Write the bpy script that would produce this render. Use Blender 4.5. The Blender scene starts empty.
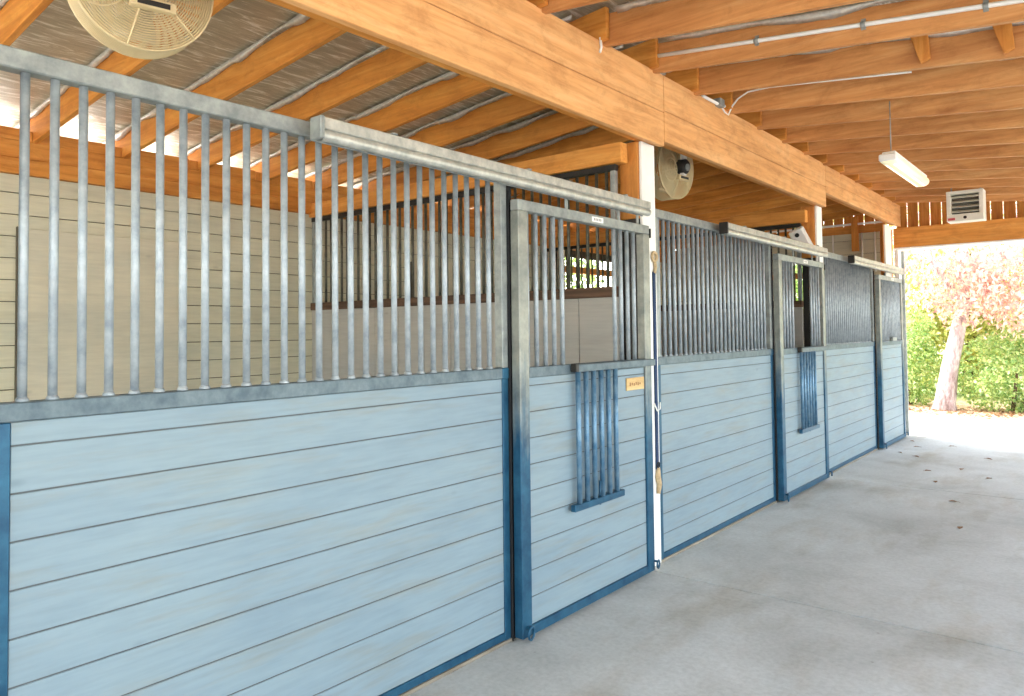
import bpy, math, random
from mathutils import Vector, Matrix, noise
random.seed(7)
C = bpy.context.scene.collection
PI = math.pi

# ------------------------------------------------------------------ helpers
class MB:
    def __init__(s): s.v=[]; s.f=[]; s.sm=[]
    def add(s, vs, fs, smooth=False):
        o=len(s.v); s.v+= [tuple(v) for v in vs]
        for f in fs: s.f.append(tuple(i+o for i in f)); s.sm.append(smooth)
        return s
    def box(s, x0,x1,y0,y1,z0,z1):
        if x0>x1: x0,x1=x1,x0
        if y0>y1: y0,y1=y1,y0
        if z0>z1: z0,z1=z1,z0
        return s.add([(x0,y0,z0),(x1,y0,z0),(x1,y1,z0),(x0,y1,z0),(x0,y0,z1),(x1,y0,z1),(x1,y1,z1),(x0,y1,z1)],
              [(3,2,1,0),(4,5,6,7),(0,1,5,4),(1,2,6,5),(2,3,7,6),(3,0,4,7)])
    def hull(s, a, b):   # two quads joined into a solid
        return s.add(list(a)+list(b), [(3,2,1,0),(4,5,6,7),(0,1,5,4),(1,2,6,5),(2,3,7,6),(3,0,4,7)])
    def tube(s, pts, r, n=10, cap=True, closed=False):
        pts=[Vector(p) for p in pts]; m=len(pts)
        rs = r if isinstance(r,(list,tuple)) else [r]*m
        vs=[]; prev=None
        for i,p in enumerate(pts):
            if closed: d=pts[(i+1)%m]-pts[i-1]
            else: d=pts[min(i+1,m-1)]-pts[max(i-1,0)]
            d.normalize()
            if prev is None:
                u=d.cross(Vector((0,0,1)));
                if u.length<1e-3: u=d.cross(Vector((1,0,0)))
            else: u=prev-d*prev.dot(d)
            u.normalize(); prev=u; w=d.cross(u)
            for k in range(n):
                a=2*PI*k/n; vs.append(p+(u*math.cos(a)+w*math.sin(a))*rs[i])
        fs=[]
        for i in range(m if closed else m-1):
            j=(i+1)%m
            for k in range(n):
                k2=(k+1)%n; fs.append((i*n+k,i*n+k2,j*n+k2,j*n+k))
        s.add(vs,fs,True)
        if cap and not closed:
            o=len(s.v)-len(vs)
            s.f.append(tuple(o+k for k in range(n))[::-1]); s.sm.append(False)
            s.f.append(tuple(o+(m-1)*n+k for k in range(n))); s.sm.append(False)
        return s
    def ring(s, c, r, t, ax=(0,0,1), n=32, k=6, a0=0, a1=2*PI):
        c=Vector(c); ax=Vector(ax).normalized(); u=ax.orthogonal().normalized(); w=ax.cross(u)
        full=abs(a1-a0-2*PI)<1e-6
        cnt=n if full else n+1
        pts=[c+(u*math.cos(a0+(a1-a0)*i/n)+w*math.sin(a0+(a1-a0)*i/n))*r for i in range(cnt)]
        return s.tube(pts,t,k,closed=full)
    def build(s, name, mat, parent=None, bevel=0):
        me=bpy.data.meshes.new(name); me.from_pydata(s.v,[],s.f)
        me.polygons.foreach_set('use_smooth', s.sm); me.update()
        me.materials.append(mat)
        o=bpy.data.objects.new(name,me); C.objects.link(o)
        if parent: o.parent=parent
        if bevel:
            b=o.modifiers.new('edge','BEVEL'); b.width=bevel; b.segments=1; b.limit_method='ANGLE'
        return o

def thing(name,label,cat,loc=(0,0,0),rz=0,group=None):
    o=bpy.data.objects.new(name,None); C.objects.link(o); o.empty_display_size=.1
    o.location=loc; o.rotation_euler=(0,0,rz); o['label']=label; o['category']=cat
    if group: o['group']=group
    return o
def tag(o,label,cat,group=None,kind=None):
    o['label']=label; o['category']=cat
    if group: o['group']=group
    if kind: o['kind']=kind
    return o
def struct(o): o['kind']='structure'; return o

# ------------------------------------------------------------------ materials
def srgb(r,g,b):
    f=lambda c:(c/255/12.92) if c/255<=.04045 else ((c/255+.055)/1.055)**2.4
    return (f(r),f(g),f(b),1)
def mat(name): 
    m=bpy.data.materials.new(name); m.use_nodes=True; nt=m.node_tree
    return m,nt,nt.nodes['Principled BSDF']
def N(nt,t,**k):
    n=nt.nodes.new(t)
    for a,b in k.items():
        if a in n.inputs: n.inputs[a].default_value=b
        else: setattr(n,a,b)
    return n
def ramp(nt,fac,stops):
    r=nt.nodes.new('ShaderNodeValToRGB'); e=r.color_ramp.elements
    while len(e)<len(stops): e.new(.5)
    for i,(p,c) in enumerate(stops): e[i].position=p; e[i].color=c
    nt.links.new(fac,r.inputs[0]); return r
def mixc(nt,fac,a,b,mode='MIX'):
    m=nt.nodes.new('ShaderNodeMix'); m.data_type='RGBA'; m.blend_type=mode
    for s,v in ((0,fac),(6,a),(7,b)):
        if hasattr(v,'links'): nt.links.new(v,m.inputs[s])
        else: m.inputs[s].default_value=v
    return m.outputs[2]
def coords(nt,scale,loc_random=False):
    g=N(nt,'ShaderNodeNewGeometry'); mp=N(nt,'ShaderNodeMapping'); mp.inputs['Scale'].default_value=scale
    nt.links.new(g.outputs['Position'],mp.inputs['Vector']); return mp.outputs[0]
def noi(nt,vec,scale,detail=4,rough=.55,dist=0):
    n=N(nt,'ShaderNodeTexNoise'); n.inputs['Scale'].default_value=scale; n.inputs['Detail'].default_value=detail
    n.inputs['Roughness'].default_value=rough; n.inputs['Distortion'].default_value=dist
    nt.links.new(vec,n.inputs['Vector']); return n.outputs['Fac']
def bump(nt,b,h,strength,dist=.01):
    n=N(nt,'ShaderNodeBump'); n.inputs['Strength'].default_value=strength; n.inputs['Distance'].default_value=dist
    nt.links.new(h,n.inputs['Height']); nt.links.new(n.outputs[0],b.inputs['Normal'])

def wood(name,dark,mid,light,axis='x',rough=.65,var=.25,knots=.5):
    m,nt,b=mat(name)
    sc={'x':(.9,14,14),'y':(14,.9,14),'z':(14,14,.9)}[axis]
    v=coords(nt,sc); n1=noi(nt,v,1.6,6,.6,.6)
    sc2={'x':(.5,3,3),'y':(3,.5,3),'z':(3,3,.5)}[axis]
    n2=noi(nt,coords(nt,sc2),1.3,3,.5)
    r=ramp(nt,n1,[(.25,dark),(.5,mid),(.75,light)])
    r2=ramp(nt,n2,[(.3,(1-var,1-var*1.15,1-var*1.3,1)),(.7,(1,1,1,1))])
    c=mixc(nt,1.0,r.outputs[0],r2.outputs[0],'MULTIPLY')
    sk={'x':(1.2,5,5),'y':(5,1.2,5),'z':(5,5,1.2)}[axis]
    vo=N(nt,'ShaderNodeTexVoronoi'); vo.inputs['Scale'].default_value=.9; nt.links.new(coords(nt,sk),vo.inputs['Vector'])
    rk=ramp(nt,vo.outputs['Distance'],[(.03,(.45,.3,.2,1)),(.11,(1,1,1,1))])
    c=mixc(nt,knots,c,mixc(nt,1.0,c,rk.outputs[0],'MULTIPLY'))
    sb_={'x':(3,7,7),'y':(7,3,7),'z':(7,7,3)}[axis]
    n5=noi(nt,coords(nt,sb_),1.3,6,.75,.5)
    r5=ramp(nt,n5,[(.32,(.76,.70,.62,1)),(.52,(1,1,1,1)),(.72,(1.08,1.06,1.02,1))])
    c=mixc(nt,.85,c,mixc(nt,1.0,c,r5.outputs[0],'MULTIPLY'))
    nt.links.new(c,b.inputs['Base Color']); b.inputs['Roughness'].default_value=rough
    bump(nt,b,n1,.12,.004)
    return m
def metal(name,c1,c2,metallic=.7,rough=.42,scale=14):
    m,nt,b=mat(name); n=noi(nt,coords(nt,(1,1,1)),scale,5,.65)
    r=ramp(nt,n,[(.32,c1),(.68,c2)]); nt.links.new(r.outputs[0],b.inputs['Base Color'])
    b.inputs['Metallic'].default_value=metallic
    rr=N(nt,'ShaderNodeMapRange'); nt.links.new(n,rr.inputs[0]); rr.inputs[3].default_value=rough-.08; rr.inputs[4].default_value=rough+.12
    nt.links.new(rr.outputs[0],b.inputs['Roughness'])
    return m
def plain(name,c,rough=.5,metallic=0,var=.08,scale=9):
    m,nt,b=mat(name); n=noi(nt,coords(nt,(1,1,1)),scale,4)
    d=tuple(x*(1-var*2.2) for x in c[:3])+(1,)
    r=ramp(nt,n,[(.3,d),(.65,c)]); nt.links.new(r.outputs[0],b.inputs['Base Color'])
    b.inputs['Roughness'].default_value=rough; b.inputs['Metallic'].default_value=metallic
    return m
def painted_boards(name,base,stain,amount=.55,rough=.55):
    # paint on horizontal boards: every board its own faint tone, stained along the grain
    m,nt,b=mat(name)
    n1=noi(nt,coords(nt,(1.2,1.2,9)),1.4,5,.6,.3)
    n2=noi(nt,coords(nt,(3,3,40)),1.5,5,.6)
    n3=noi(nt,coords(nt,(.9,.9,2.2)),1.3,4,.6)
    r1=ramp(nt,n1,[(.5,(0,0,0,1)),(.78,(1,1,1,1))])
    f=mixc(nt,1.0,r1.outputs[0],(amount,amount,amount,1),'MULTIPLY')
    c=mixc(nt,f,base,stain)
    r2=ramp(nt,n2,[(.3,(.9,.9,.9,1)),(.6,(1,1,1,1))])
    c=mixc(nt,1.0,c,r2.outputs[0],'MULTIPLY')
    r3=ramp(nt,n3,[(.3,(.88,.91,.94,1)),(.52,(1,1,1,1)),(.7,(1.06,1.04,1.01,1))])
    c=mixc(nt,1.0,c,r3.outputs[0],'MULTIPLY')
    vo=N(nt,'ShaderNodeTexVoronoi'); vo.inputs['Scale'].default_value=2.1; nt.links.new(coords(nt,(1,1,2.2)),vo.inputs['Vector'])
    rk=ramp(nt,vo.outputs['Distance'],[(.02,(.72,.74,.74,1)),(.07,(1,1,1,1))])
    c=mixc(nt,.6,c,mixc(nt,1.0,c,rk.outputs[0],'MULTIPLY'))
    nt.links.new(c,b.inputs['Base Color']); b.inputs['Roughness'].default_value=rough
    bump(nt,b,n2,.1,.003)
    return m

M={}
M['rafter']=wood('rafter_pine',srgb(196,118,38),srgb(222,146,58),srgb(240,174,84),'x')
M['rafter_aisle']=wood('weathered_rafter_pine',srgb(188,122,64),srgb(214,150,86),srgb(232,178,116),'x')
M['beamy']=wood('beam_pine',srgb(206,142,80),srgb(232,172,108),srgb(244,194,134),'y',var=.16,knots=.7)
M['woodz']=wood('post_pine',srgb(200,120,44),srgb(224,148,62),srgb(240,172,86),'z')
M['woodx']=wood('cross_pine',srgb(206,130,50),srgb(232,158,70),srgb(246,182,96),'x')
M['plate']=wood('plate_pine',srgb(196,118,40),srgb(224,148,60),srgb(240,172,84),'y')
M['rust']=wood('rusty_cap',srgb(58,42,32),srgb(94,70,52),srgb(132,100,74),'x',rough=.8)
M['galv']=metal('galvanised_steel',srgb(124,130,128),srgb(166,170,164),.35,.45)
M['galvrail']=metal('weathered_galvanised_rail',srgb(74,90,98),srgb(112,126,130),.3,.5)
M['galvbar']=metal('galvanised_bar',srgb(138,148,154),srgb(178,186,188),.3,.45,18)
M['track']=metal('galvanised_track',srgb(158,160,152),srgb(204,202,190),.4,.38,20)
M['bluerail']=metal('cool_light_tinted_rail',srgb(18,66,94),srgb(40,92,120),.3,.42,10)  # cool low light put into a rail colour
M['blue']=metal('cool_light_tinted_steel',srgb(18,66,94),srgb(44,96,122),.35,.4,10)  # cool daylight on the lower steel, put into its colour
M['bluebar']=metal('blue_grey_bar',srgb(64,110,140),srgb(120,150,170),.35,.4,16)  # yoke bars carry the same cool light as colour
def light_graded(name):  # cool light low down and warmer grey above, painted into the stile colour
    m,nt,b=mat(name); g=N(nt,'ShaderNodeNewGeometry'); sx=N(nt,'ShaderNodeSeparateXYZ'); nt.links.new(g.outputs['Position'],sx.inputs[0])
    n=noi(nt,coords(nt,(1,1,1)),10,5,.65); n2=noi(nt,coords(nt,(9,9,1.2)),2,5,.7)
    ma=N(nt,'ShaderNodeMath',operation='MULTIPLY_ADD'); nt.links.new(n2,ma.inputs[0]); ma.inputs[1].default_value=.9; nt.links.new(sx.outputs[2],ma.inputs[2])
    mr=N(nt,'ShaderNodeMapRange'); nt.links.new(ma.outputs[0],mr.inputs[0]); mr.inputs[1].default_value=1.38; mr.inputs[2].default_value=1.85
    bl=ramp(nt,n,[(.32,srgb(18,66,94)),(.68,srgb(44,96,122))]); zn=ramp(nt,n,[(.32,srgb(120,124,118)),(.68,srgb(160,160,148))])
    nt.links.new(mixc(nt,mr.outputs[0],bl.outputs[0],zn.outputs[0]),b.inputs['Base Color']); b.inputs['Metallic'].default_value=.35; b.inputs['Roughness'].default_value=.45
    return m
M['light_graded']=light_graded('zinc_with_cool_light_below')
M['dark']=plain('blackened_steel',srgb(52,50,46),.5,.4)
M['board']=painted_boards('blue_grey_boards',srgb(130,149,157),srgb(134,140,134),.95)
M['seam']=plain('board_tongue',srgb(96,100,100),.8)
M['cream']=painted_boards('cream_boards',srgb(214,208,180),srgb(192,184,152),.5)
M['creamseam']=plain('cream_tongue',srgb(84,78,62),.9)
M['ply']=painted_boards('painted_plywood',srgb(214,206,180),srgb(192,184,158),.5)
M['kick']=painted_boards('partition_boards',srgb(172,168,158),srgb(148,144,134),.5)
M['white']=plain('white_trim_paint',srgb(246,244,236),.5,0,.03)
M['pvc']=plain('white_plastic',srgb(240,238,230),.35,0,.03)
M['fan']=plain('fan_enamel',srgb(226,206,158),.4,.1,.06)
M['fanblade']=plain('fan_blade',srgb(214,200,160),.4,.2,.06)
M['heater']=plain('heater_enamel',srgb(232,230,214),.4,.1,.03)
M['black']=plain('black_gap',srgb(40,38,34),.7)
M['recess']=plain('heater_inside',srgb(92,88,76),.7)
M['red']=plain('red_print',srgb(214,90,96),.5)
M['plaque']=wood('plaque_wood',srgb(216,176,110),srgb(234,200,140),srgb(244,216,164),'y')
M['brown']=plain('engraving',srgb(150,104,60),.7)
M['label']=plain('paper_label',srgb(240,238,232),.6,0,.02)
M['ink']=plain('label_ink',srgb(120,120,120),.6)
M['strap']=plain('dark_blue_webbing',srgb(34,58,92),.8)
M['rope']=plain('tan_rope',srgb(206,178,136),.85,0,.15,40)
M['leafbrown']=plain('dry_leaf',srgb(150,110,74),.9,0,.2,30)
M['hem']=plain('foil_edge_silver',srgb(226,222,210),.35,.25,.12,30)
M['void']=plain('gap_shade_black',srgb(24,24,26),.8)  # near-black for the painted shade in the door gap
M['sill']=wood('sill_wood',srgb(120,112,98),srgb(150,142,126),srgb(176,168,150),'y')

# foil insulation under the roof
m,nt,b=mat('foil_insulation')
v=coords(nt,(1,1,1)); n1=noi(nt,coords(nt,(22,3,3)),1.2,6,.7,.8); n2=noi(nt,v,5,4,.6)
r=ramp(nt,n1,[(.34,srgb(180,172,148)),(.52,srgb(204,196,172)),(.62,srgb(250,248,238))])
nt.links.new(r.outputs[0],b.inputs['Base Color']); b.inputs['Metallic'].default_value=.45; b.inputs['Roughness'].default_value=.32
bump(nt,b,n1,.5,.03); M['foil']=m
m,nt,b=mat('roof_sheet'); b.inputs['Base Color'].default_value=srgb(150,150,150); b.inputs['Metallic'].default_value=.5; b.inputs['Roughness'].default_value=.5; M['roof']=m

# concrete
m,nt,b=mat('brushed_concrete')
n1=noi(nt,coords(nt,(1,1,1)),1.1,6,.62,.4); n2=noi(nt,coords(nt,(1,1,1)),34,5,.75); n3=noi(nt,coords(nt,(1.4,.5,1)),1.7,5,.6)
r=ramp(nt,n1,[(.28,srgb(166,167,161)),(.5,srgb(190,191,186)),(.72,srgb(206,208,204))])
r3=ramp(nt,n3,[(.50,(1,1,1,1)),(.70,(.80,.74,.66,1))])
c=mixc(nt,1.0,r.outputs[0],r3.outputs[0],'MULTIPLY')
r2=ramp(nt,n2,[(.34,(.80,.80,.79,1)),(.6,(1,1,1,1))])
c=mixc(nt,.8,c,mixc(nt,1.0,c,r2.outputs[0],'MULTIPLY'))
vo=N(nt,'ShaderNodeTexVoronoi'); vo.inputs['Scale'].default_value=5.5; nt.links.new(coords(nt,(1,1,1)),vo.inputs['Vector'])
rk=ramp(nt,vo.outputs['Distance'],[(.025,(.55,.5,.45,1)),(.05,(1,1,1,1))])
c=mixc(nt,.55,c,mixc(nt,1.0,c,rk.outputs[0],'MULTIPLY'))
nt.links.new(c,b.inputs['Base Color']); b.inputs['Roughness'].default_value=.75; bump(nt,b,n2,.15,.003); M['concrete']=m
M['joint']=plain('dark_joint_base',srgb(84,80,74),.9)  # plain dark base under the slab gaps
# outside ground: pale gravel drive, leaf litter, grass
m,nt,b=mat('yard_ground')
g=N(nt,'ShaderNodeNewGeometry'); sx=N(nt,'ShaderNodeSeparateXYZ'); nt.links.new(g.outputs['Position'],sx.inputs[0])
nn=noi(nt,coords(nt,(1,1,1)),1.2,5,.65); add=N(nt,'ShaderNodeMath',operation='MULTIPLY_ADD'); nt.links.new(nn,add.inputs[0]); add.inputs[1].default_value=2.2; nt.links.new(sx.outputs[1],add.inputs[2])
mr=N(nt,'ShaderNodeMapRange'); nt.links.new(add.outputs[0],mr.inputs[0]); mr.inputs[1].default_value=15.2; mr.inputs[2].default_value=16.4
mr2=N(nt,'ShaderNodeMapRange'); nt.links.new(add.outputs[0],mr2.inputs[0]); mr2.inputs[1].default_value=18.5; mr2.inputs[2].default_value=20.5
n2=noi(nt,coords(nt,(1,1,1)),16,4,.7)
grav=ramp(nt,n2,[(.3,srgb(206,200,190)),(.6,srgb(236,232,224))])
lit=ramp(nt,n2,[(.35,srgb(176,128,96)),(.5,srgb(214,176,142)),(.62,srgb(240,220,200))])
gra=ramp(nt,n2,[(.3,srgb(92,116,58)),(.6,srgb(150,170,96))])
c=mixc(nt,mr.outputs[0],grav.outputs[0],lit.outputs[0]); c=mixc(nt,mr2.outputs[0],c,gra.outputs[0])
nt.links.new(c,b.inputs['Base Color']); b.inputs['Roughness'].default_value=.95; M['yard']=m
# foliage and bark
def leafmat(name,stops,rough=.5,trans=.45,scale=7):
    m,nt,b=mat(name); n=noi(nt,coords(nt,(1,1,1)),scale,2,.8); n2=noi(nt,coords(nt,(1,1,1)),scale*7,1,.5)
    mm=N(nt,'ShaderNodeMath',operation='MULTIPLY_ADD'); nt.links.new(n2,mm.inputs[0]); mm.inputs[1].default_value=.7
    sb=N(nt,'ShaderNodeMath',operation='SUBTRACT'); nt.links.new(n,sb.inputs[0]); sb.inputs[1].default_value=.35
    nt.links.new(sb.outputs[0],mm.inputs[2])
    r=ramp(nt,mm.outputs[0],stops); nt.links.new(r.outputs[0],b.inputs['Base Color']); b.inputs['Roughness'].default_value=rough
    t=N(nt,'ShaderNodeBsdfTranslucent'); nt.links.new(r.outputs[0],t.inputs[0])
    mx=N(nt,'ShaderNodeMixShader'); mx.inputs[0].default_value=trans
    nt.links.new(b.outputs[0],mx.inputs[1]); nt.links.new(t.outputs[0],mx.inputs[2])
    nt.links.new(mx.outputs[0],nt.nodes['Material Output'].inputs[0]); return m
M['lgreen']=leafmat('green_leaves',[(.3,srgb(96,140,70)),(.5,srgb(160,190,104)),(.7,srgb(220,220,150))])
M['dgreen']=leafmat('mid_green_leaves',[(.3,srgb(104,150,92)),(.5,srgb(170,198,116)),(.7,srgb(232,232,176))])
M['ygreen']=leafmat('yellow_green_leaves',[(.3,srgb(140,160,80)),(.5,srgb(206,206,120)),(.7,srgb(244,236,176))])
M['pink']=leafmat('pinkish_leaves',[(.28,srgb(190,136,130)),(.45,srgb(226,182,176)),(.58,srgb(240,214,196)),(.75,srgb(222,220,150))])
m,nt,b=mat('pale_bark'); n=noi(nt,coords(nt,(6,6,2)),2,5,.7)
r=ramp(nt,n,[(.3,srgb(120,100,96)),(.5,srgb(180,164,164)),(.7,srgb(226,216,214))]); nt.links.new(r.outputs[0],b.inputs['Base Color']); b.inputs['Roughness'].default_value=.9; bump(nt,b,n,.6,.03); M['bark']=m
M['bark2']=plain('brown_bark',srgb(120,98,78),.9,0,.25)
m,nt,b=mat('lit_lens'); b.inputs['Base Color'].default_value=srgb(250,240,205); b.inputs['Emission Color'].default_value=srgb(255,236,176); b.inputs['Emission Strength'].default_value=.22; b.inputs['Roughness'].default_value=.3; M['lens']=m
m,nt,b=mat('lit_tube'); b.inputs['Base Color'].default_value=srgb(255,250,225); b.inputs['Emission Color'].default_value=srgb(255,248,214); b.inputs['Emission Strength'].default_value=.9; M['tube']=m

# ------------------------------------------------------------------ levels
XA=-2.40            # face of fixed stall fronts
XB=-2.33            # face of sliding doors
XW=-5.92            # inside face of the back wall
YEND=11.80
PITCH=.605
def zs(x):  return 3.29-.1*(-2.40-x) if x<-2.40 else 3.29-.112*(x+2.40)   # underside of the rafters
RH=.19

# ------------------------------------------------------------------ floor and yard
fl=MB(); ys=[-3.0,.56,4.27,8.0,YEND]
for i in range(4): fl.box(-6.1,3.2,ys[i]+.008,ys[i+1]-.008,-.10,0)
o=struct(fl.build('floor',M['concrete'],bevel=.003))
MB().box(-6.1,3.2,-3,YEND-.02,-.16,-.014).build('floor_joint',M['joint'],o)
struct(MB().box(-40,40,-20,60,-.3,-.05).build('ground',M['yard']))

# ------------------------------------------------------------------ back wall
w=MB(); z=0.0; k=0
seams=[0]+[round(2.569-.1527*i,4) for i in range(16,-1,-1)]+[2.70]
for a,b_ in zip(seams[:-1],seams[1:]):
    if b_-a<.01: continue
    # leave the opening in the last stall
    if b_>1.95 and a<2.60:
        w.box(XW-.02,XW,-3,8.35,a+.003,b_-.003); w.box(XW-.02,XW,9.75,YEND,a+.003,b_-.003)
    else: w.box(XW-.02,XW,-3,YEND,a+.003,b_-.003)
wb=struct(w.build('wall_back',M['cream'],bevel=.002))
w=MB(); w.box(XW-.05,XW-.018,-3,8.35,0,2.70).box(XW-.05,XW-.018,9.75,YEND,0,2.70).box(XW-.05,XW-.018,8.35,9.75,0,1.95).box(XW-.05,XW-.018,8.35,9.75,2.60,2.70)
w.build('backing',M['creamseam'],wb)
# plywood stable door slid shut in the back wall of the first stalls
def back_door(y0,lab):
    d=thing('plywood_door',lab,'door',(XW,y0,0),group='plywood doors in the back wall')
    MB().box(.002,.026,0,1.17,.0,2.32).build('panel',M['ply'],d,.003)
    e=MB(); e.box(.002,.034,-.010,0,0,2.33)
    e.build('edge_strip',M['creamseam'],d)
back_door(1.74,'smooth cream plywood door panel in the back wall of the nearest stall')
back_door(5.44,'cream plywood door panel in the back wall of the middle stall')
# wall plate
p=thing('wall_plate','long orange timber plate on top of the cream back wall boards','beam',(XW,0,2.70))
MB().box(-.10,.035,-3,YEND,0,.11).build('lower_timber',M['plate'],p,.004)
MB().box(-.10,.020,-3,YEND,.112,.236).build('upper_timber',M['plate'],p,.004)
# rail across the openings of the far stall
g_=thing('girt_board','orange board running level across the open window of the far stall','board',(XW,8.2,2.38))
MB().box(-.06,.0,.1,1.6,0,.09).build('board',M['plate'],g_,.003)

# ------------------------------------------------------------------ rafters, blocking, ceiling
ORD=['nearest','second','third','fourth','fifth','sixth','seventh','eighth','ninth','tenth','eleventh','twelfth','thirteenth','fourteenth','fifteenth','sixteenth','seventeenth','eighteenth','nineteenth','twentieth','twenty-first','twenty-second']
def rafter(y,x0,x1):
    def q(x,dz0,dz1,yy): return [(x,yy,zs(x)+dz0),(x,yy+.038,zs(x)+dz0),(x,yy+.038,zs(x)+dz1),(x,yy,zs(x)+dz1)]
    m=MB()
    a=[(x0,y,zs(x0)),(x1,y,zs(x1)),(x1,y+.038,zs(x1)),(x0,y+.038,zs(x0))]
    b=[(v[0],v[1],v[2]+RH) for v in a]
    m.hull(a,b); return m
k0=0; sy=[]
y=1.82-2*PITCH; i=0
while y<YEND-.1:
    x1=-2.26
    sy.append(y)
    o=rafter(y,XW-.45,x1).build('rafter',M['rafter'],bevel=.003)
    tag(o,'%s orange timber rafter over the stalls, counted from the camera end'%ORD[i-1] if i else 'orange timber rafter over the stalls, nearer than any rafter in view','rafter','rafters over the stalls')
    y+=PITCH; i+=1
ay=[]
y=1.865-1*PITCH; i=0
def arafter(y):
    m=MB(); x0,x1=-2.53,1.55
    a=[(x0,y,zs(x0)),(x1,y,zs(x1)),(x1,y+.038,zs(x1)),(x0,y+.038,zs(x0))]
    return m.hull(a,[(v[0],v[1],v[2]+RH) for v in a])
while y<11.40:
    ay.append(y)
    o=arafter(y).build('rafter',M['rafter_aisle'],bevel=.003)
    tag(o,'%s orange timber rafter over the open aisle, counted from the camera end'%ORD[i-3] if i>2 else 'orange timber rafter over the aisle, nearer than any aisle rafter in view','rafter','rafters over the aisle')
    y+=PITCH; i+=1
# blocking on the plate between the stall rafters
for i in range(1,len(sy)-1):
    a,b_=sy[i]+.04,sy[i+1]-.002
    t=thing('eave_block','orange block on the back wall plate, %s one from the camera end'%ORD[i-1],'block',(XW,a,2.937),group='blocks between the rafter ends')
    MB().box(-.02,.018,.0,b_-a-.069,0,.085).build('board',M['plate'],t,.003)
    MB().box(-.03,.03,b_-a-.068,b_-a,0,.075).build('upright',M['woodz'],t,.003)
# ceiling foil, gently quilted between the rafters
def sheet(x0,x1,y0,y1,nx,ny,dz,thick,sag):
    m=MB(); vs=[];
    for j in range(ny+1):
        yy=y0+(y1-y0)*j/ny
        for i in range(nx+1):
            xx=x0+(x1-x0)*i/nx
            s_=sag*(noise.noise(Vector((xx*2.2,yy*5,1.3)))*.6+noise.noise(Vector((xx*9,yy*9,4)))*.4)
            vs.append((xx,yy,zs(xx)+RH+dz+.012+s_))
    fs=[(j*(nx+1)+i,(j+1)*(nx+1)+i,(j+1)*(nx+1)+i+1,j*(nx+1)+i+1) for j in range(ny) for i in range(nx)]
    m.add(vs,fs,True); return m
cl=sheet(XW-.5,-2.40,-3,YEND+.3,70,300,0,.0,.012)
c2=sheet(-2.40,1.6,-3,YEND+.3,70,300,0,.0,.012); cl.add(c2.v,c2.f,True)
o=struct(cl.build('ceiling',M['foil']))
# sagging foil hems that hang beside the rafters
def rib_sheet(xa,xb):
    m=MB(); ny=150
    for j in range(ny):
        a=-3.2+(15.4)*j/ny; b_=a+15.4/ny
        h=.02 if j%2 else 0
        m.hull([(xa,a,zs(xa)+RH+.05+h),(xb,a,zs(xb)+RH+.05+h),(xb,b_,zs(xb)+RH+.05+h),(xa,b_,zs(xa)+RH+.05+h)],
               [(xa,a,zs(xa)+RH+.06+h),(xb,a,zs(xb)+RH+.06+h),(xb,b_,zs(xb)+RH+.06+h),(xa,b_,zs(xa)+RH+.06+h)])
    return m
r=rib_sheet(XW-.6,-2.40); r2_=rib_sheet(-2.40,1.7); r.add(r2_.v,r2_.f); r.build('roof_panel',M['roof'],o)
def hem(y,x0,x1,seed):
    m=MB(); n=60; vs=[]
    for i in range(n+1):
        x=x0+(x1-x0)*i/n
        d=.042+.035*noise.noise(Vector((x*3.3,seed*2.7,0)))+.012*noise.noise(Vector((x*19,seed,3)))
        d=max(.008,d)
        t=zs(x)+RH+.012
        vs+=[(x,y-.002,t),(x,y-.012-d*.6,t-d*.5),(x,y-.008,t-d)]
    fs=[]
    for i in range(n):
        for q in range(3):
            q2=(q+1)%3; fs.append((i*3+q,(i+1)*3+q,(i+1)*3+q2,i*3+q2))
    m.add(vs,fs,True); m.f.append((0,1,2)); m.sm.append(False); m.f.append((n*3+2,n*3+1,n*3)); m.sm.append(False); return m
hm=MB()
for i,yy in enumerate(sy): h=hem(yy,XW-.3,-2.5,i+1); hm.add(h.v,h.f,True)
for i,yy in enumerate(ay): h=hem(yy,-2.2,1.4,i+40); hm.add(h.v,h.f,True)
hm.build('foil_hem',M['hem'],o)

# ------------------------------------------------------------------ big beam over the stall fronts
XF=-2.31
def beam(y0,y1,z0,z1,zm,lab):
    t=thing('support_beam',lab,'beam',(XF,y0,z0),group='heavy beams over the stall fronts')
    L=y1-y0
    MB().box(-.040,0,.002,L-.002,0,zm-z0-.002).build('lower_board',M['beamy'],t,.003)
    MB().box(-.040,0,.002,L-.002,zm-z0+.002,z1-z0).build('upper_board',M['beamy'],t,.003)
    MB().box(-.085,-.042,0,L,.020,z1-z0-.004).build('middle_board',M['plate'],t,.003)
    MB().box(-.130,-.087,0,L,.024,z1-z0-.004).build('inner_board',M['plate'],t,.003)
    return t
beam(-3,4.43,2.792,3.276,3.02,'long heavy orange beam of stacked boards above the nearest stall front')
beam(4.434,7.99,2.825,3.276,3.035,'heavy orange beam above the middle stall front, between the two near posts')
beam(7.994,11.44,2.975,3.270,3.11,'shallower heavy orange beam above the farthest stall front, meeting the end header')

# ------------------------------------------------------------------ barn posts
def barn_post(y0,w_,ztop,lab,dp=.155):
    t=thing('barn_post',lab,'post',(XA,y0,0),group='barn posts along the stall fronts')
    MB().box(-dp,-.018,.0,w_,2.30,ztop).build('timber_post',M['woodz'],t,.004)
    MB().box(-dp+.002,-.018,.002,w_-.002,0,2.298).build('dark_lower_post',M['dark'],t,.004)  # post below track level, made dark
    MB().box(-.016,.004,.015,w_,0,ztop).build('trim_board',M['white'],t,.002)
    return t
barn_post(.46,.185,2.775,'timber post at the left edge beside the nearest stall panel')
barn_post(4.255,.19,2.812,'timber post with white face board right of the nearest sliding door')
barn_post(7.93,.19,2.845,'timber post with white face board right of the middle sliding door')
barn_post(10.89,.36,2.958,'farthest post with white face board below the end of the beam',.03)

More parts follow.
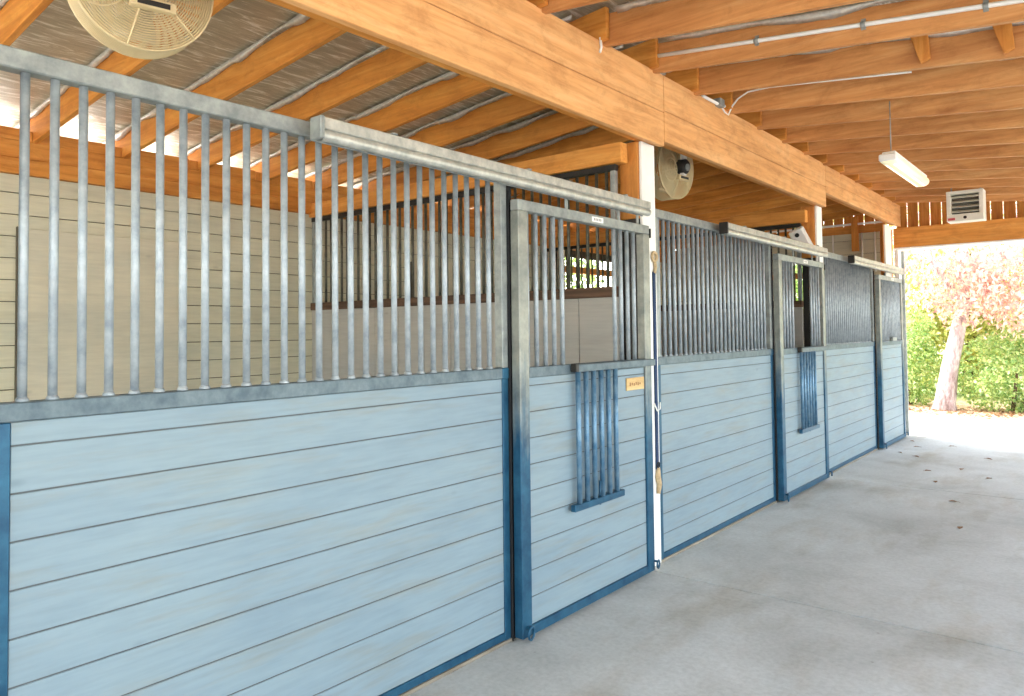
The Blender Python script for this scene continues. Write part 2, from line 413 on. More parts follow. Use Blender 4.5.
# ------------------------------------------------------------------ stall fronts
def planks(z0,z1,seams,y0,y1,x0,x1):
    m=MB(); zz=[z0]+[s for s in sorted(seams) if z0+.01<s<z1-.01]+[z1]
    for a,b_ in zip(zz[:-1],zz[1:]): m.box(x0,x1,y0,y1,a+(.0025 if a>z0 else 0),b_-(.0025 if b_<z1 else 0))
    return m
PS=[1.253-.1345*k for k in range(10)]
DS=[1.279-.1345*k for k in range(10)]
def fixed_panel(y0,y1,lab,ystart=None,ext=1.30):
    L=y1-y0
    t=thing('stall_front_panel',lab,'stall panel',(XA,y0,0),group='fixed stall front panels')
    MB().box(-.05,0,0,.045,.0,1.32).build('side_stile',M['blue'],t,.003)
    MB().box(-.05,0,L-.045,L,.0,1.32).build('side_stile',M['blue'],t,.003)
    if y0>1: MB().box(-.05,0,0,.045,1.376,2.325).build('upper_stile',M['galv'],t,.003)
    MB().box(-.05,0,L-.045,L,1.376,2.325).build('upper_stile',M['galv'],t,.003)
    MB().box(-.05,0,.046,L-.046,.018,.055).build('bottom_rail',M['blue'],t,.003)
    MB().box(-.052,.004,0,L-.048,1.320,1.375).build('middle_rail',M['galvrail'],t,.004)
    MB().box(-.052,.004,L-.047,L,1.320,1.375).build('corner_plate',M['blue'],t,.003)
    tp=MB().box(-.052,.004,0,L+ext,2.325,2.385).build('top_rail',M['galv'],t,.004)
    MB().box(-.060,.006,.0,L,0,.017).build('sill_strip',M['sill'],t,.002)
    MB().box(-.056,.0125,L+.001,L+.0075,.0,2.284).box(-.056,-.004,L+.001,L+.045,.0,2.318).build('gap_shade_strip',M['void'],t,.002)  # added dark strip standing in for the shaded gap beside the door
    kb=planks(.056,1.319,PS,.046,L-.046,-.040,-.006).build('kick_boards',M['board'],t,.0015)
    MB().box(-.046,-.0405,.046,L-.046,.056,1.319).box(-.038,-.010,.0465,L-.0465,.06,1.315).build('backing',M['seam'],kb)
    yb=.078 if ystart is None else ystart
    bar=None
    while yb<L-.07:
        if bar is None:
            m=MB().tube([(-.025,yb,1.374),(-.025,yb,2.327)],.0130,12)
            m.tube([(-.025,yb,1.372),(-.025,yb,1.380),(-.025,yb,1.388)],[.019,.018,.0130],12)
            bar=m.build('bar',M['galvbar'],t); b0=yb
        else:
            c=bar.copy(); C.objects.link(c); c.parent=t; c.location=(0,yb-b0,0)
        yb+=.078
    return t
fixed_panel(.65,2.873,'nearest fixed stall front, blue-grey planks under upright steel bars')
fixed_panel(4.446,6.60,'middle fixed stall front of blue-grey planks and bars, right of the first sliding door')
fixed_panel(8.122,10.20,'farthest fixed stall front of planks and bars, left of the last sliding door',None,.68)

def sliding_door(y0,L,lab,yoke_down=True,plaque=False,label=True):
    t=thing('sliding_door',lab,'door',(XB,y0,0),group='sliding stall doors')
    Z0,Z1=2.178,2.236
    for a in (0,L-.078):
        MB().box(-.055,0,a,a+.078,.018,Z0).build('stile',M['light_graded'],t,.004)
    MB().box(-.055,0,0,L,Z0+.0005,Z1).build('top_rail',M['galv'],t,.004)
    MB().box(-.050,-.002,.079,L-.079,1.320,1.374).build('middle_rail',M['galvrail'],t,.003)
    MB().box(-.050,-.002,.079,L-.079,.018,.066).build('bottom_rail',M['blue'],t,.003)
    kb=planks(.067,1.319,DS,.079,L-.079,-.045,-.014).build('kick_boards',M['board'],t,.0015)
    MB().box(-.050,-.0455,.079,L-.079,.067,1.319).box(-.043,-.018,.0795,L-.0795,.07,1.315).build('backing',M['seam'],kb)
    ybs=[.095+.078*k for k in range(15)]
    bar=None
    for k,yb in enumerate(ybs):
        if yb>L-.085: break
        if yoke_down and 5<=k<=10: continue
        if bar is None:
            bar=MB().tube([(-.026,yb,1.372),(-.026,yb,Z0+.002)],.0130,12).build('bar',M['galvbar'],t); b0=yb
        else:
            c=bar.copy(); C.objects.link(c); c.parent=t; c.location=(0,yb-b0,0)
    # drop-down feed yoke
    if yoke_down:
        ya,yb_=ybs[5]-.045,ybs[10]+.045
        ho=.022
        yk=MB().box(.004,.034,ya+.03,L-.01,1.330,1.372).build('yoke_hinge_rail',M['galvrail'],t,.003)
        MB().box(.002,.040,ya+.0,ya+.03,1.333,1.378).build('hinge_block',M['dark'],yk,.003)
        br=MB().box(.004,.036,ya-.02,yb_+.02,.572,.610).build('yoke_bottom_rail',M['blue'],t,.003)
        MB().tube([(.02,ybs[7]+.05,.565),(.02,ybs[7]+.05,.70)],.007,8).build('latch_pin',M['blue'],br)
        bb=None
        for k in range(5,11):
            if bb is None: bb=MB().tube([(.020,ybs[k],.609),(.020,ybs[k],1.331)],.0150,12).build('yoke_bar',M['bluebar'],t); b1=ybs[k]
            else:
                c=bb.copy(); C.objects.link(c); c.parent=t; c.location=(0,ybs[k]-b1,0)
    else:
        MB().box(-.002,.028,L*.42,L*.58,1.376,1.42).build('yoke_catch',M['galv'],t,.003)
    if plaque:
        pq=MB().box(-.014,-.006,1.05,1.265,1.185,1.262).build('plaque',M['plaque'],t,.002)
        e=MB()
        for k in range(6): e.box(-.006,-.0055,1.085+.024*k,1.085+.024*k+.014,1.212+.004*(k%2),1.234-.003*(k%3))
        e.build('engraving',M['brown'],pq)
    if label:
        lb=MB().box(0,.001,.68,.80,Z0+.014,Z0+.044).build('paper_tag',M['label'],t)
        e=MB()
        for k in range(5): e.box(.001,.0015,.70+.017*k,.70+.017*k+.009,Z0+.022,Z0+.037)
        e.build('tag_print',M['ink'],lb)
    # trolleys
    for a in (.46,1.02,1.25):
        h=MB().box(-.032,-.022,a-.012,a+.012,Z1,2.312).build('hanger',M['galv'],t,.002)
        MB().tube([(-.036,a,2.318),(-.016,a,2.318)],.012,10).build('roller',M['dark'],h)
    # guide loops at the foot
    m=MB().ring((.026,.035,.048),.030,.007,(1,.2,0),18,6); m.box(-.002,.022,.030,.040,.066,.080); m.build('guide_loop',M['blue'],t)
    m=MB().ring((.022,L+.004,.06),.024,.006,(1,.2,0),16,6); m.box(-.004,.018,L-.012,L-.004,.074,.086); m.build('guide_loop',M['blue'],t)
    m=MB().box(-.02,.006,L,L+.012,Z0-.02,Z0+.04).build('stop_block',M['dark'],t)
    return t
sliding_door(2.882,1.355,'nearest sliding stall door with its blue barred yoke hanging open and a tan name plaque',True,True)
sliding_door(6.605,1.335,'middle sliding stall door with its barred yoke folded down',True,False)
sliding_door(10.21,1.30,'farthest sliding stall door, next to the bright doorway, all bars closed',False,False)

def track(y0,L,lab):
    t=thing('door_track',lab,'track',(-2.330,y0,2.29),group='overhead sliding door tracks')
    n=10; prof=[]
    # box track with a rolled lower lip
    MB().box(.0,.058,.0,L,.040,.086).build('channel',M['track'],t,.004)
    MB().tube([(.036,0,.020),(.036,L,.020)],.0235,14,cap=False).build('rolled_lip',M['track'],t)
    MB().box(-.008,.0,.0,L,.0,.086).build('back_flange',M['galv'],t,.002)
    MB().box(-.006,.064,-.022,-.001,.000,.088).build('end_cap',M['dark' if y0>5 else 'galv'],t,.004)
    for a in (.35,L*.5,L-.3):
        MB().box(-.008,.060,a-.014,a+.014,.0865,.094).build('bracket',M['galv'],t,.002)
track(1.66,2.50,'grey steel door track along the top of the nearest stall front')
track(5.36,2.52,'bright steel door track over the middle stall, with dark end cap')
track(8.86,2.50,'bright steel door track over the farthest stall front')

# ------------------------------------------------------------------ partitions between the stalls
def partition(y0,lab,seed):
    t=thing('stall_partition',lab,'partition',(XW,y0,0),group='barred partitions between stalls')
    L=-2.57-XW+.03
    m=MB(); zz=0
    n=11; wv=L/n
    for i in range(n): m.box(i*wv+.002,(i+1)*wv-.002,-.019,.019,.0,1.78)
    kb=m.build('partition_boards',M['kick'],t,.002)
    MB().box(.01,L-.01,-.012,.012,.01,1.77).build('backing',M['seam'],kb)
    MB().box(0,L,-.035,.035,1.781,1.850).build('cap_rail',M['rust'],t,.004)
    MB().box(0,L,-.022,.022,2.625,2.665).build('top_rail',M['dark'],t,.003)
    for x in (0.01,L-.04): MB().box(x,x+.035,-.022,.022,1.851,2.624).build('stile',M['galv'],t,.003)
    MB().box(-.02,L+.06,-.045,.045,2.668,2.80).build('timber_header',M['woodx'],t,.004)
    bar=None; x=.12
    while x<L-.06:
        if bar is None: bar=MB().tube([(x,0,1.849),(x,0,2.626)],.0115,8).build('bar',M['dark2'],t); b0=x
        else:
            c=bar.copy(); C.objects.link(c); c.parent=t; c.location=(x-b0,0,0)
        x+=.0795
M['dark2']=metal('weathered_bar',srgb(64,64,54),srgb(112,110,94),.3,.5,20)
partition(4.19,'partition of upright boards and bars between the nearest and middle stalls',1)
partition(7.88,'barred partition between the middle and farthest stalls',2)

# ------------------------------------------------------------------ end wall of the far stall, header, jamb
w=MB(); zz=0; es=[0]+[round(.20+.205*i,3) for i in range(14)]+[3.02]
for a,b_ in zip(es[:-1],es[1:]):
    if b_-a<.01: continue
    if b_>1.85 and a<2.60:
        w.box(XW,-4.25,YEND-.05,YEND-.03,a+.003,b_-.003); w.box(-3.62,-2.55,YEND-.05,YEND-.03,a+.003,b_-.003)
    else: w.box(XW,-2.55,YEND-.05,YEND-.03,a+.003,b_-.003)
we=struct(w.build('wall_end',M['cream'],bevel=.002))
MB().box(XW,-4.25,YEND-.03,YEND+.02,0,3.02).box(-3.62,-2.55,YEND-.03,YEND+.02,0,3.02).box(-4.25,-3.62,YEND-.03,YEND+.02,0,1.85).box(-4.25,-3.62,YEND-.03,YEND+.02,2.64,3.02).build('backing',M['creamseam'],we)
g_=thing('girt_board','orange board crossing the window in the end wall of the far stall','board',(-4.4,YEND-.05,2.33))
MB().box(0,.95,-.035,.0,0,.09).build('board',M['woodx'],g_,.003)
g_=thing('end_girt','orange board high on the end wall above the cream boards of the far stall','board',(XW,YEND-.05,3.03))
MB().box(0,3.35,-.03,.01,-.06,.05).build('board',M['woodx'],g_,.003)
MB().box(.2,3.35,-.06,-.031,.06,.09).build('batten',M['white'],g_,.002)
for xx,lab in ((-3.31,'left'),(-2.90,'middle'),(-2.72,'right')):
    tb=MB().tube([(xx,YEND-.0615,2.38),(xx,YEND-.0615,2.98)],.012,8).build('electrical_conduit',M['pvc'])
    tag(tb,'%s white upright conduit on the far end wall above the last stall'%lab,'pipe','upright conduits on the end wall')
t=thing('hanging_brace','short orange timber upright on the far end wall of the last stall','timber',(-2.98,YEND-.08,2.70))
MB().box(-.05,.04,-.04,.03,0,.52).build('upright',M['woodz'],t,.003)
# gable infill over both sides: upright boards with narrow gaps of daylight
m=MB(); x=XW
while x<1.5:
    zb=3.08 if x<-2.5 else 2.965
    zt=zs(x)+RH
    if zt>zb: m.box(x+.008,x+.141,YEND-.02,YEND+.005,zb,zt-.0)
    x+=.145
struct(m.build('wall_gable',M['woodz'],bevel=.002))
t=thing('door_header','deep orange timber header across the top of the bright end doorway','beam',(-2.42,11.5,2.685))
MB().box(.0,3.95,0,.045,0,.28).build('front_board',M['woodx'],t,.004)
MB().box(.0,3.95,.05,.28,.01,.27).build('core',M['woodx'],t,.004)
MB().box(.0,3.95,-.004,.30,-.022,-.001).build('white_edge',M['white'],t,.002)
t=thing('corner_post','bare orange timber post between the last stall post and the doorway','post',(-2.575,11.262,0))
MB().box(.03,.155,0,.17,0,2.94).build('timber',M['woodz'],t,.004)
t=thing('door_jamb','slim white and grey jamb at the left side of the bright end doorway','jamb',(-2.44,11.62,0))
MB().box(0,.05,.0,.18,0,2.66).build('white_board',M['white'],t,.003)
MB().box(.0,.085,.182,.225,0,2.66).build('steel_edge',M['galv'],t,.003)
m=MB(); m.box(1.28,1.42,-3,YEND,2.65,2.84)
for yy in (-2.8,.55,4.3,8.0,11.6): m.box(1.28,1.42,yy,yy+.14,0,2.65)
struct(m.build('unseen_eave_frame_1',M['woodz']))  # unseen eave beam and posts under the right roof edge

# ------------------------------------------------------------------ fans
def fan(loc,axis,R,lab,top):
    t=thing('barn_fan',lab,'fan',loc,group='caged fans over the stalls')
    ax=Vector(axis).normalized(); u=Vector((0,0,1)).cross(ax).normalized(); w=ax.cross(u)
    P=lambda a,b_,c_: u*a+w*b_+ax*c_
    D=.10
    # guard on the motor side (+ax) and on the far side
    def guard(sgn,mn):
        m=MB()
        nr=23
        for i in range(nr):
            r=R*(.22+.78*i/(nr-1)); off=sgn*(D*(1-(r/R)**3*.25)+.012*(1-(r/R)))
            m.ring(P(0,0,off),r,.0031 if i<nr-1 else .006,ax,40,5)
        for k in range(6):
            a=2*PI*k/6+.3; pts=[]
            for q in range(7):
                r=R*(.2+.8*q/6); off=sgn*(D*(1-(r/R)**3*.25)+.012*(1-(r/R))+.004)
                pts.append(P(math.cos(a)*r,math.sin(a)*r,off))
            m.tube(pts,.0042,6)
        return m.build(mn,M['fan'],t)
    guard(1,'rear_guard'); guard(-1,'front_guard')
    m=MB()
    # drum band
    n=48; vs=[];fs=[]
    for i in range(n):
        a=2*PI*i/n
        for (r,c_) in ((R,-D*.72),(R,D*.72),(R-.004,D*.72),(R-.004,-D*.72)): vs.append(P(math.cos(a)*r,math.sin(a)*r,c_))
    for i in range(n):
        j=(i+1)%n
        for q in range(4): fs.append((i*4+q,j*4+q,j*4+(q+1)%4,i*4+(q+1)%4))
    m.add(vs,fs,True)
    if R>0: m2=MB()
    for k in range(9): m2.ring(P(0,0,-D*.72+D*1.44*k/8),R*1.003,.003,ax,48,5)
    m2.build('side_cage',M['fan'],t)
    # blades
    m=MB()
    for k in range(3):
        a0=2*PI*k/3+.4; rows=[]
        for q in range(6):
            r=R*(.14+.74*q/5); h=.45+.35*math.sin(q/5*PI*.8)
            for s_ in (-1,1):
                a=a0+s_*h*.55; c_=s_*.028
                for dd in (-.0015,.0015): rows.append(P(math.cos(a)*r,math.sin(a)*r,c_+dd))
        f=[]
        for q in range(5):
            b0=q*4; f+=[(b0,b0+4,b0+6,b0+2),(b0+1,b0+3,b0+7,b0+5),(b0,b0+1,b0+5,b0+4),(b0+2,b0+6,b0+7,b0+3)]
        f+=[(0,2,3,1),(20,21,23,22)]
        m.add(rows,f,True)
    m.tube([P(0,0,-.03),P(0,0,.03)],.045,20); m.build('blade',M['fanblade'],t)
    m=MB(); m.tube([P(0,0,.035),P(0,0,D+.07),P(0,0,D+.085)],[.066,.066,.05],24); mo=m.build('motor',M['dark'],t)
    MB().tube([P(0,-.01,D+.080),P(0,-.01,D+.094)],.032,20).build('motor_cap',M['galv'],mo)
    # terminal box and mounting bar
    def obox(c0,h): 
        c0=Vector(c0); vs=[c0+P(sx*h[0],sy*h[1],sz*h[2]) for sz in (-1,1) for (sx,sy) in ((-1,-1),(1,-1),(1,1),(-1,1))]
        return MB().add(vs,[(3,2,1,0),(4,5,6,7),(0,1,5,4),(1,2,6,5),(2,3,7,6),(3,0,4,7)])
    bx=obox(P(.02,-.095,D+.03),(.085,.020,.02)).build('mounting_bar',M['fan'],t,.003)
    obox(P(.02,-.095,D+.051),(.060,.010,.002)).build('slot',M['dark'],bx)
    obox(P(-.005,.02,D+.05),(.024,.10,.02)).build('bracket_plate',M['pvc'],t,.003)
    pt=P(0,.10,D+.05); 
    tl=Vector((0,0,top-loc[2]))+Vector((0,0,0))
    MB().tube([pt,pt+Vector((0,0,.06)),tl+Vector((pt.x*.4,pt.y*.4,0))],.013,8).build('hanger_arm',M['dark'],t)
    m=MB(); m.ring(P(-R*.66,-.05,D+.035),R*.36,.0045,ax,28,6)
    for k in range(-5,6):
        yv=k*R*.34/6; hw=math.sqrt(max(0,(R*.34)**2-yv*yv)); m.tube([P(-R*.66+yv,-.05-hw,D+.032),P(-R*.66+yv,-.05+hw,D+.032)],.0018,5)
    m.build('inlet_ring',M['fan'],t)
    return t
fan((-3.05,1.325,2.985),(1,-.22,-.10),.262,'cream wire-caged fan hanging in the top left, close to the camera',zs(-3.05))
fan((-3.05,5.93,3.00),(1,-.10,-.05),.275,'cream wire-caged fan under the beam above the middle stall',zs(-3.0))

# ------------------------------------------------------------------ tube light, heater, camera
t=thing('tube_light','lit enclosed tube light fitting hanging over the aisle','light',(-1.20,5.60,2.742))
def capsule(r,h,y0,y1,zc,n=20,half=None):
    m=MB(); vs=[];fs=[]; rows=[(y0,.55),(y0+.012,.86),(y0+.03,1),(y1-.03,1),(y1-.012,.86),(y1,.55)]
    for yy,s_ in rows:
        for k in range(n):
            a=2*PI*k/n; vs.append((math.copysign(abs(math.cos(a))**.8,math.cos(a))*r*s_,yy,zc+math.sin(a)*h*s_))
    for i in range(len(rows)-1):
        for k in range(n): k2=(k+1)%n; fs.append((i*n+k,(i+1)*n+k,(i+1)*n+k2,i*n+k2))
    m.add(vs,fs,True); m.f.append(tuple(range(n))); m.sm.append(False); m.f.append(tuple((len(rows)-1)*n+k for k in range(n))[::-1]); m.sm.append(False)
    return m
capsule(.060,.040,0,1.16,0).build('lens',M['lens'],t)
MB().box(-.045,.045,.03,1.13,.030,.052).build('housing',M['pvc'],t,.006)
for sx in (-.025,.025): MB().tube([(sx,.06,-.034),(sx,1.10,-.034)],.009,8).build('lamp_tube',M['tube'],t)
MB().box(-.058,.058,-.012,.03,-.02,.03).build('end_cap',M['pvc'],t,.008)
for yy in (.10,):
    MB().tube([(0,yy,.05),(0,yy,zs(-1.23)-2.745+.01)],.004,6).build('hanging_wire',M['galv'],t)

t=thing('unit_heater','boxy cream louvred heater hanging from the rafters near the end doorway','heater',(-1.525,10.0,2.80))
Wd,Hh=.375,.36
m=MB(); m.box(0,Wd,0,.22,0,.085).box(0,Wd,0,.22,Hh-.04,Hh).box(0,.045,0,.22,.085,Hh-.04).box(Wd-.045,Wd,0,.22,.085,Hh-.04)
m.build('casing',M['heater'],t,.004)
MB().box(.045,Wd-.045,.08,.21,.085,Hh-.04).build('recess',M['recess'],t)
for k in range(4):
    zc=.115+.057*k
    MB().hull([(.046,.005,zc-.012),(Wd-.046,.005,zc-.012),(Wd-.046,.06,zc+.014),(.046,.06,zc+.014)],[(.046,.005,zc-.006),(Wd-.046,.005,zc-.006),(Wd-.046,.06,zc+.020),(.046,.06,zc+.020)]).build('louvre',M['heater'],t)
MB().tube([(Wd*.5,-.004,.040),(Wd*.5,.01,.040)],.018,14).build('control_knob',M['black'],t)
MB().box(.012,.085,-.0015,.001,.014,.042).build('red_badge',M['red'],t)
for xx in (.04,Wd-.04):
    MB().tube([(xx,.11,Hh-.005),(xx,.11,zs(-1.525+xx)-2.80+.03)],.008,6).build('hanger_rod',M['galv'],t)

t=thing('security_light','small white tilted box with a dark lens on the second barn post','sensor',(-2.475,7.925,2.44))
def rbox(c,h,R_):
    vs=[Vector(c)+R_@Vector((sx*h[0],sy*h[1],sz*h[2]*1)) for sz in (-1,1) for (sx,sy) in ((-1,-1),(1,-1),(1,1),(-1,1))]
    return MB().add(vs,[(3,2,1,0),(4,5,6,7),(0,1,5,4),(1,2,6,5),(2,3,7,6),(3,0,4,7)])
Rm=Matrix.Rotation(math.radians(-22),3,'Y')@Matrix.Rotation(math.radians(18),3,'X')
rbox((-.055,-.085,.05),(.075,.05,.12),Rm).build('housing',M['pvc'],t,.012)
c0=Vector((-.055,-.085,.05))+Rm@Vector((0,-.05,.06)); c1=c0+Rm@Vector((0,-.012,0))
MB().tube([c0,c1],.022,16).build('lens',M['black'],t)
MB().box(-.03,.0,-.06,.005,-.03,.03).build('wall_bracket',M['pvc'],t)

# ------------------------------------------------------------------ conduit, blocks, cable, straps
yr=ay[[i for i,v in enumerate(ay) if v>4.2][0]]
pts=[(x,yr-.014,zs(x)+.075) for x in (-2.40,-1.6,-.9,-.3,.6,1.3)]
t=thing('ceiling_conduit','white plastic conduit strapped along an aisle rafter at the top right','pipe',(-2.25,yr,zs(-2.25)))
lo=Vector((-2.25,yr,zs(-2.25)))
MB().tube([Vector(p)-lo for p in pts],.0125,10).build('pipe',M['pvc'],t)
for x in (-1.61,-1.02,-.455,.2):
    MB().tube([Vector((x-.012,yr-.014,zs(x)+.075))-lo,Vector((x+.012,yr-.014,zs(x)+.075))-lo],.018,10).box(x-.012-lo.x,x+.012-lo.x,-.006,.0,zs(x)+.05-lo.z,zs(x)+.11-lo.z).build('clip',M['galv'],t)
yr3=ay[[i for i,v in enumerate(ay) if v>4.8][0]]
for (x,dx,ln,lab) in ((-.87,.045,.16,'orange wedge-cut timber block hanging between the aisle rafters at upper right'),(-.46,.035,.16,'orange timber block between the aisle rafters at the right edge')):
    t=thing('nailing_block',lab,'block',(x,yr3-.045,zs(x)-.0),group='nailing blocks under the foil')
    MB().hull([(.02,0,0.0),(.07,0,0.02),(.07,.038,.02),(.02,.038,0.0)],[(-.035,0,.185),(.06,0,.18),(.06,.038,.18),(-.035,.038,.185)]).build('block',M['woodz'],t,.003)
t=thing('junction_fitting','grey conduit fitting with a loose white cable on top of the main beam','cable',(XF,5.285,3.27))
MB().tube([(.0,-.25,.012),(.02,-.02,.0),(.02,.10,.01)],.012,8).build('fitting_arm',M['pvc'],t)
MB().box(-.02,.045,-.03,.05,-.015,.045).build('clamp',M['galv'],t,.004)
MB().tube([(.02,.04,.0),(.012,.12,-.03),(.012,.19,-.035),(.05,.172,.02),(.10,.170,.07),(.18,.168,.105),(.35,.170,.105),(1.3,.170,-.005)],.0065,8).build('loose_cable',M['pvc'],t)
t=thing('cable_tie','small white tie wrapped at the top edge of the main beam','tie',(XF,3.64,3.20))
MB().tube([(.006,0,.09),(.008,.005,.03),(.006,-.005,0)],.008,8).build('tie',M['pvc'],t)

t=thing('hanging_lead','dark blue lead strap with tan rope clips hanging on the first white post','strap',(XA+.004,4.40,.45))
MB().box(.001,.010,-.016,.018,.18,1.50).build('webbing',M['strap'],t,.002)
m=MB(); m.ring((.012,0,1.60),.030,.010,(1,0,0),16,8); m.tube([(.012,0,1.57),(.012,.012,1.53),(.010,0,1.49)],.012,8); m.build('upper_clip',M['rope'],t)
m=MB(); m.tube([(.012,0,.19),(.014,-.008,.13),(.014,.010,.08),(.014,-.004,.02)],[.014,.02,.018,.012],8); m.build('rope_knot',M['rope'],t)
m=MB(); m.ring((.014,0,.21),.016,.005,(1,0,0),14,6); m.build('lower_ring',M['dark'],t)
MB().tube([(.012,-.04,.62),(.022,-.015,.57),(.022,.02,.58),(.012,.045,.62)],.005,6).build('white_tie',M['pvc'],t)

# leaves blown on to the slab
lf=None
for i,(x,y) in enumerate([(-1.17,7.55),(-1.35,9.3),(-1.9,9.9),(-1.62,9.0),(-2.12,10.1),(-2.05,10.7),(-.98,6.6),(-1.2,10.2),(-1.05,8.9),(-2.2,11.2),(-1.7,11.0),(-1.45,8.4)]):
    s_=.035
    if lf is None:
        m=MB(); top=[(-s_,0,.004),(-s_*.3,s_*.55,.012),(s_*.5,s_*.4,.010),(s_*1.1,0,.006),(s_*.5,-s_*.45,.014),(-s_*.3,-s_*.5,.010)]
        m.add(top+[(a,b_,c_-.002) for a,b_,c_ in top],[(0,1,2,3,4,5),(11,10,9,8,7,6)]+[(k,(k+6),(k+1)%6+6,(k+1)%6) for k in range(6)])
        m.tube([(s_*1.0,0,.006),(s_*1.6,.004,.004)],.0015,5)
        lf=m.build('fallen_leaf',M['leafbrown']); o=lf
    else: o=lf.copy(); C.objects.link(o)
    o.location=(x,y,-.001); o.rotation_euler=(0,0,i*1.3)
    tag(o,'dry brown leaf lying on the concrete aisle floor near the end doorway','leaf','dry leaves on the aisle floor')

# ------------------------------------------------------------------ garden beyond
def leaves(center,rad,n,size,droop=0,shell=.5):
    vs=[];fs=[]
    for i in range(n):
        while True:
            d=Vector((random.uniform(-1,1),random.uniform(-1,1),random.uniform(-1,1)))
            if shell*.6<d.length<1: break
        p=Vector(center)+Vector((d.x*rad[0],d.y*rad[1],d.z*rad[2]))
        nz=noise.noise(p*1.6)
        if nz<-.12 and random.random()<.75: continue
        if p.z<.0: p.z=random.uniform(0,.25)
        if droop: p.z-=random.random()*droop
        s=size*random.uniform(.6,1.4)
        a=Vector((random.gauss(0,1),random.gauss(0,1),random.gauss(0,1)-(1.2 if droop else 0))).normalized()
        b=a.orthogonal().normalized(); b.rotate(Matrix.Rotation(random.uniform(0,6.28),3,a))
        o=len(vs); vs+=[p-a*s,p+b*s*.45,p+a*s,p-b*s*.45]; fs.append((o,o+1,o+2,o+3))
    return vs,fs
def plant(name,loc,blobs,mt,trunk,lab,cat,size=.06,droop=0,bark='bark2',group=None):
    t=thing(name,lab,cat,loc,group=group)
    m=MB()
    for c,r,n in blobs:
        v,f=leaves(c,r,n,size,droop); m.add(v,f)
    m.build('foliage',M[mt],t)
    m=MB()
    for pts,rs in trunk: m.tube(pts,rs,12)
    m.build('trunk' if cat=='tree' else 'stem',M[bark],t)
    return t
# pink-leaved tree with the pale leaning trunk
plant('blossom_tree',(-2.62,16.2,-.05),[((.75,.3,3.5),(2.1,1.5,1.5),8500),((1.3,-.3,2.55),(1.15,.9,.8),4200),((.35,-.4,2.5),(.6,.5,.55),1300)],'pink',
  [([(0,0,-.1),(.03,0,.15),(.12,0,.8),(.27,0,1.5),(.42,.05,2.2),(.40,.1,3.2)],[.25,.185,.15,.13,.115,.07]),([(.3,.05,2.1),(.8,.1,2.8),(1.4,.2,3.4)],[.08,.06,.03]),([(.28,.05,2.2),(-.2,.1,3.0),(-.8,.3,3.6)],[.08,.05,.03])],
  'tree with a pale leaning trunk and pinkish drooping leaves beyond the doorway','tree',.055,.5,'bark')
plant('green_shrub',(-1.55,16.6,-.05),[((0,0,.7),(1.0,.8,.85),6000),((.5,.2,1.1),(.5,.5,.6),1500)],'dgreen',[([(0,0,0),(.1,0,.9)],[.04,.02]),([(.1,0,0),(.4,.1,.8)],[.03,.015])],
  'dense green shrub right of the pale tree trunk','shrub',.05)
plant('green_shrub',(-3.35,17.0,-.05),[((0,0,.7),(.6,.7,.8),3600),((.1,.3,1.4),(.4,.5,.6),900)],'dgreen',[([(0,0,0),(-.1,0,.9)],[.04,.02])],
  'green shrub left of the pale tree trunk, beside the door jamb','shrub',.05)
plant('yellow_green_shrub',(-.35,17.6,-.05),[((0,0,1.3),(1.2,.9,1.35),7000)],'ygreen',[([(0,0,0),(.1,0,1.2)],[.05,.02])],
  'yellow-green leafy shrub at the right edge beyond the doorway','shrub',.055)
plant('broadleaf_tree',(-6.9,21.6,-.05),[((0,0,3.4),(2.0,1.8,2.6),8000),((.3,-.3,1.3),(1.5,1.0,1.2),2500)],'ygreen',[([(0,0,0),(.1,0,1.8),(0,.1,3.6)],[.16,.12,.05])],
  'tall yellow-green tree seen behind the left jamb of the doorway','tree',.075)
plant('broadleaf_tree',(-2.7,20.2,-.05),[((0,0,3.5),(2.1,1.7,2.8),19000),((-.1,-.3,1.4),(1.9,1.0,1.4),7000)],'ygreen',[([(0,0,0),(.1,0,1.8),(0,.1,3.8)],[.18,.13,.05])],
  'tall pale green tree behind the pinkish tree','tree',.075)
plant('broadleaf_tree',(1.6,20.8,-.05),[((0,0,3.6),(2.0,1.8,2.8),9000)],'lgreen',[([(0,0,0),(.1,0,1.8),(0,.1,3.8)],[.18,.13,.05])],
  'tall yellow-green tree farthest right beyond the doorway','tree',.09)
plant('garden_tree',(-10.0,11.6,-.05),[((0,0,2.6),(2.2,2.6,2.4),7000)],'lgreen',[([(0,0,0),(.1,0,1.6),(0,.1,2.8)],[.15,.11,.05])],
  'green tree glimpsed through the back window of the far stall','tree',.1)
plant('garden_tree',(-6.6,17.5,-.05),[((0,0,2.4),(2.0,1.6,2.3),7000)],'lgreen',[([(0,0,0),(.1,0,1.6),(0,.1,2.6)],[.15,.11,.05])],
  'green tree glimpsed through the end window of the far stall','tree',.09)
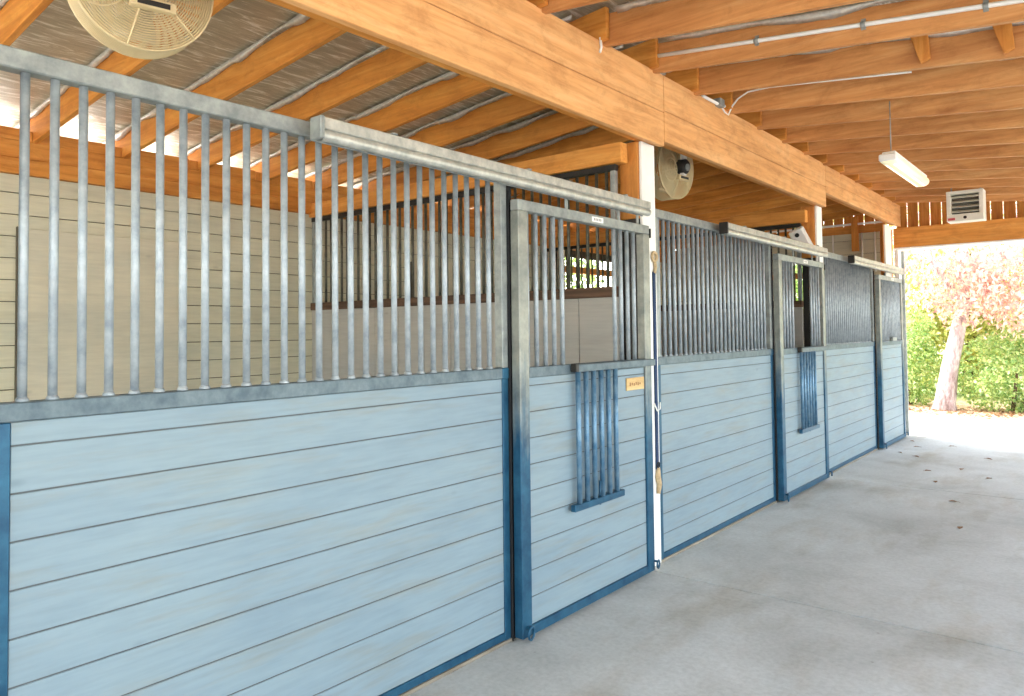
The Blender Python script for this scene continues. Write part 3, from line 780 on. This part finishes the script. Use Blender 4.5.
# leaf litter at the edge of the drive
m=MB()
for i in range(2600):
    x=random.uniform(-6,2.5); y=random.gauss(16.0,.55)
    s=random.uniform(.02,.05); a=random.uniform(0,6.28)
    u=Vector((math.cos(a),math.sin(a),random.uniform(-.4,.4)))*s; w_=Vector((-math.sin(a),math.cos(a),random.uniform(-.4,.4)))*s*.6
    p=Vector((x,y,-.03)); m.add([p-u,p+w_,p+u,p-w_],[(0,1,2,3)])
tag(m.build('leaf_litter',M['leafbrown']),'scattered fallen leaves along the edge of the pale drive','leaves',kind='stuff')

# ------------------------------------------------------------------ light
W=bpy.data.worlds.new('World'); bpy.context.scene.world=W; W.use_nodes=True; nt=W.node_tree
bg=nt.nodes['Background']; sky=nt.nodes.new('ShaderNodeTexSky'); sky.sky_type='NISHITA'; sky.sun_disc=False
sky.sun_elevation=math.radians(48); sky.sun_rotation=math.radians(-70); sky.air_density=1.2; sky.dust_density=2.0; sky.ozone_density=1.0
hs=nt.nodes.new('ShaderNodeHueSaturation'); hs.inputs['Saturation'].default_value=.55; nt.links.new(sky.outputs[0],hs.inputs['Color']); nt.links.new(hs.outputs[0],bg.inputs[0]); bg.inputs[1].default_value=1.0
sd=bpy.data.lights.new('Sun','SUN'); sd.energy=9.0; sd.angle=math.radians(1.0); sd.color=(1,.95,.86)
so=bpy.data.objects.new('Sun',sd); C.objects.link(so)
sdir=Vector((.62,.22,-.75)).normalized()
so.rotation_euler=sdir.to_track_quat('-Z','Y').to_euler()

# ------------------------------------------------------------------ camera
yaw,pit,rol=[math.radians(a) for a in (39.53,1.87,-.65)]
fw=Vector((-math.sin(yaw)*math.cos(pit),math.cos(yaw)*math.cos(pit),math.sin(pit))); rt=Vector((math.cos(yaw),math.sin(yaw),0)); up=rt.cross(fw)
R_=rt*math.cos(rol)+up*math.sin(rol); U_=-rt*math.sin(rol)+up*math.cos(rol)
cd=bpy.data.cameras.new('Camera'); cam=bpy.data.objects.new('Camera',cd); C.objects.link(cam)
mw=Matrix((( R_.x,U_.x,-fw.x,0),(R_.y,U_.y,-fw.y,0),(R_.z,U_.z,-fw.z,1.56),(0,0,0,1))); cam.matrix_world=mw
cd.sensor_fit='HORIZONTAL'; cd.sensor_width=36; cd.lens=732.3/1024*36
cd.shift_y=-(348-307.4)/1024
cd.clip_start=.05; cd.clip_end=200
S=bpy.context.scene; S.camera=cam
S.view_settings.view_transform='Standard'; S.view_settings.look='None'; S.view_settings.exposure=0.22; S.view_settings.gamma=1; S.view_settings.use_curve_mapping=False
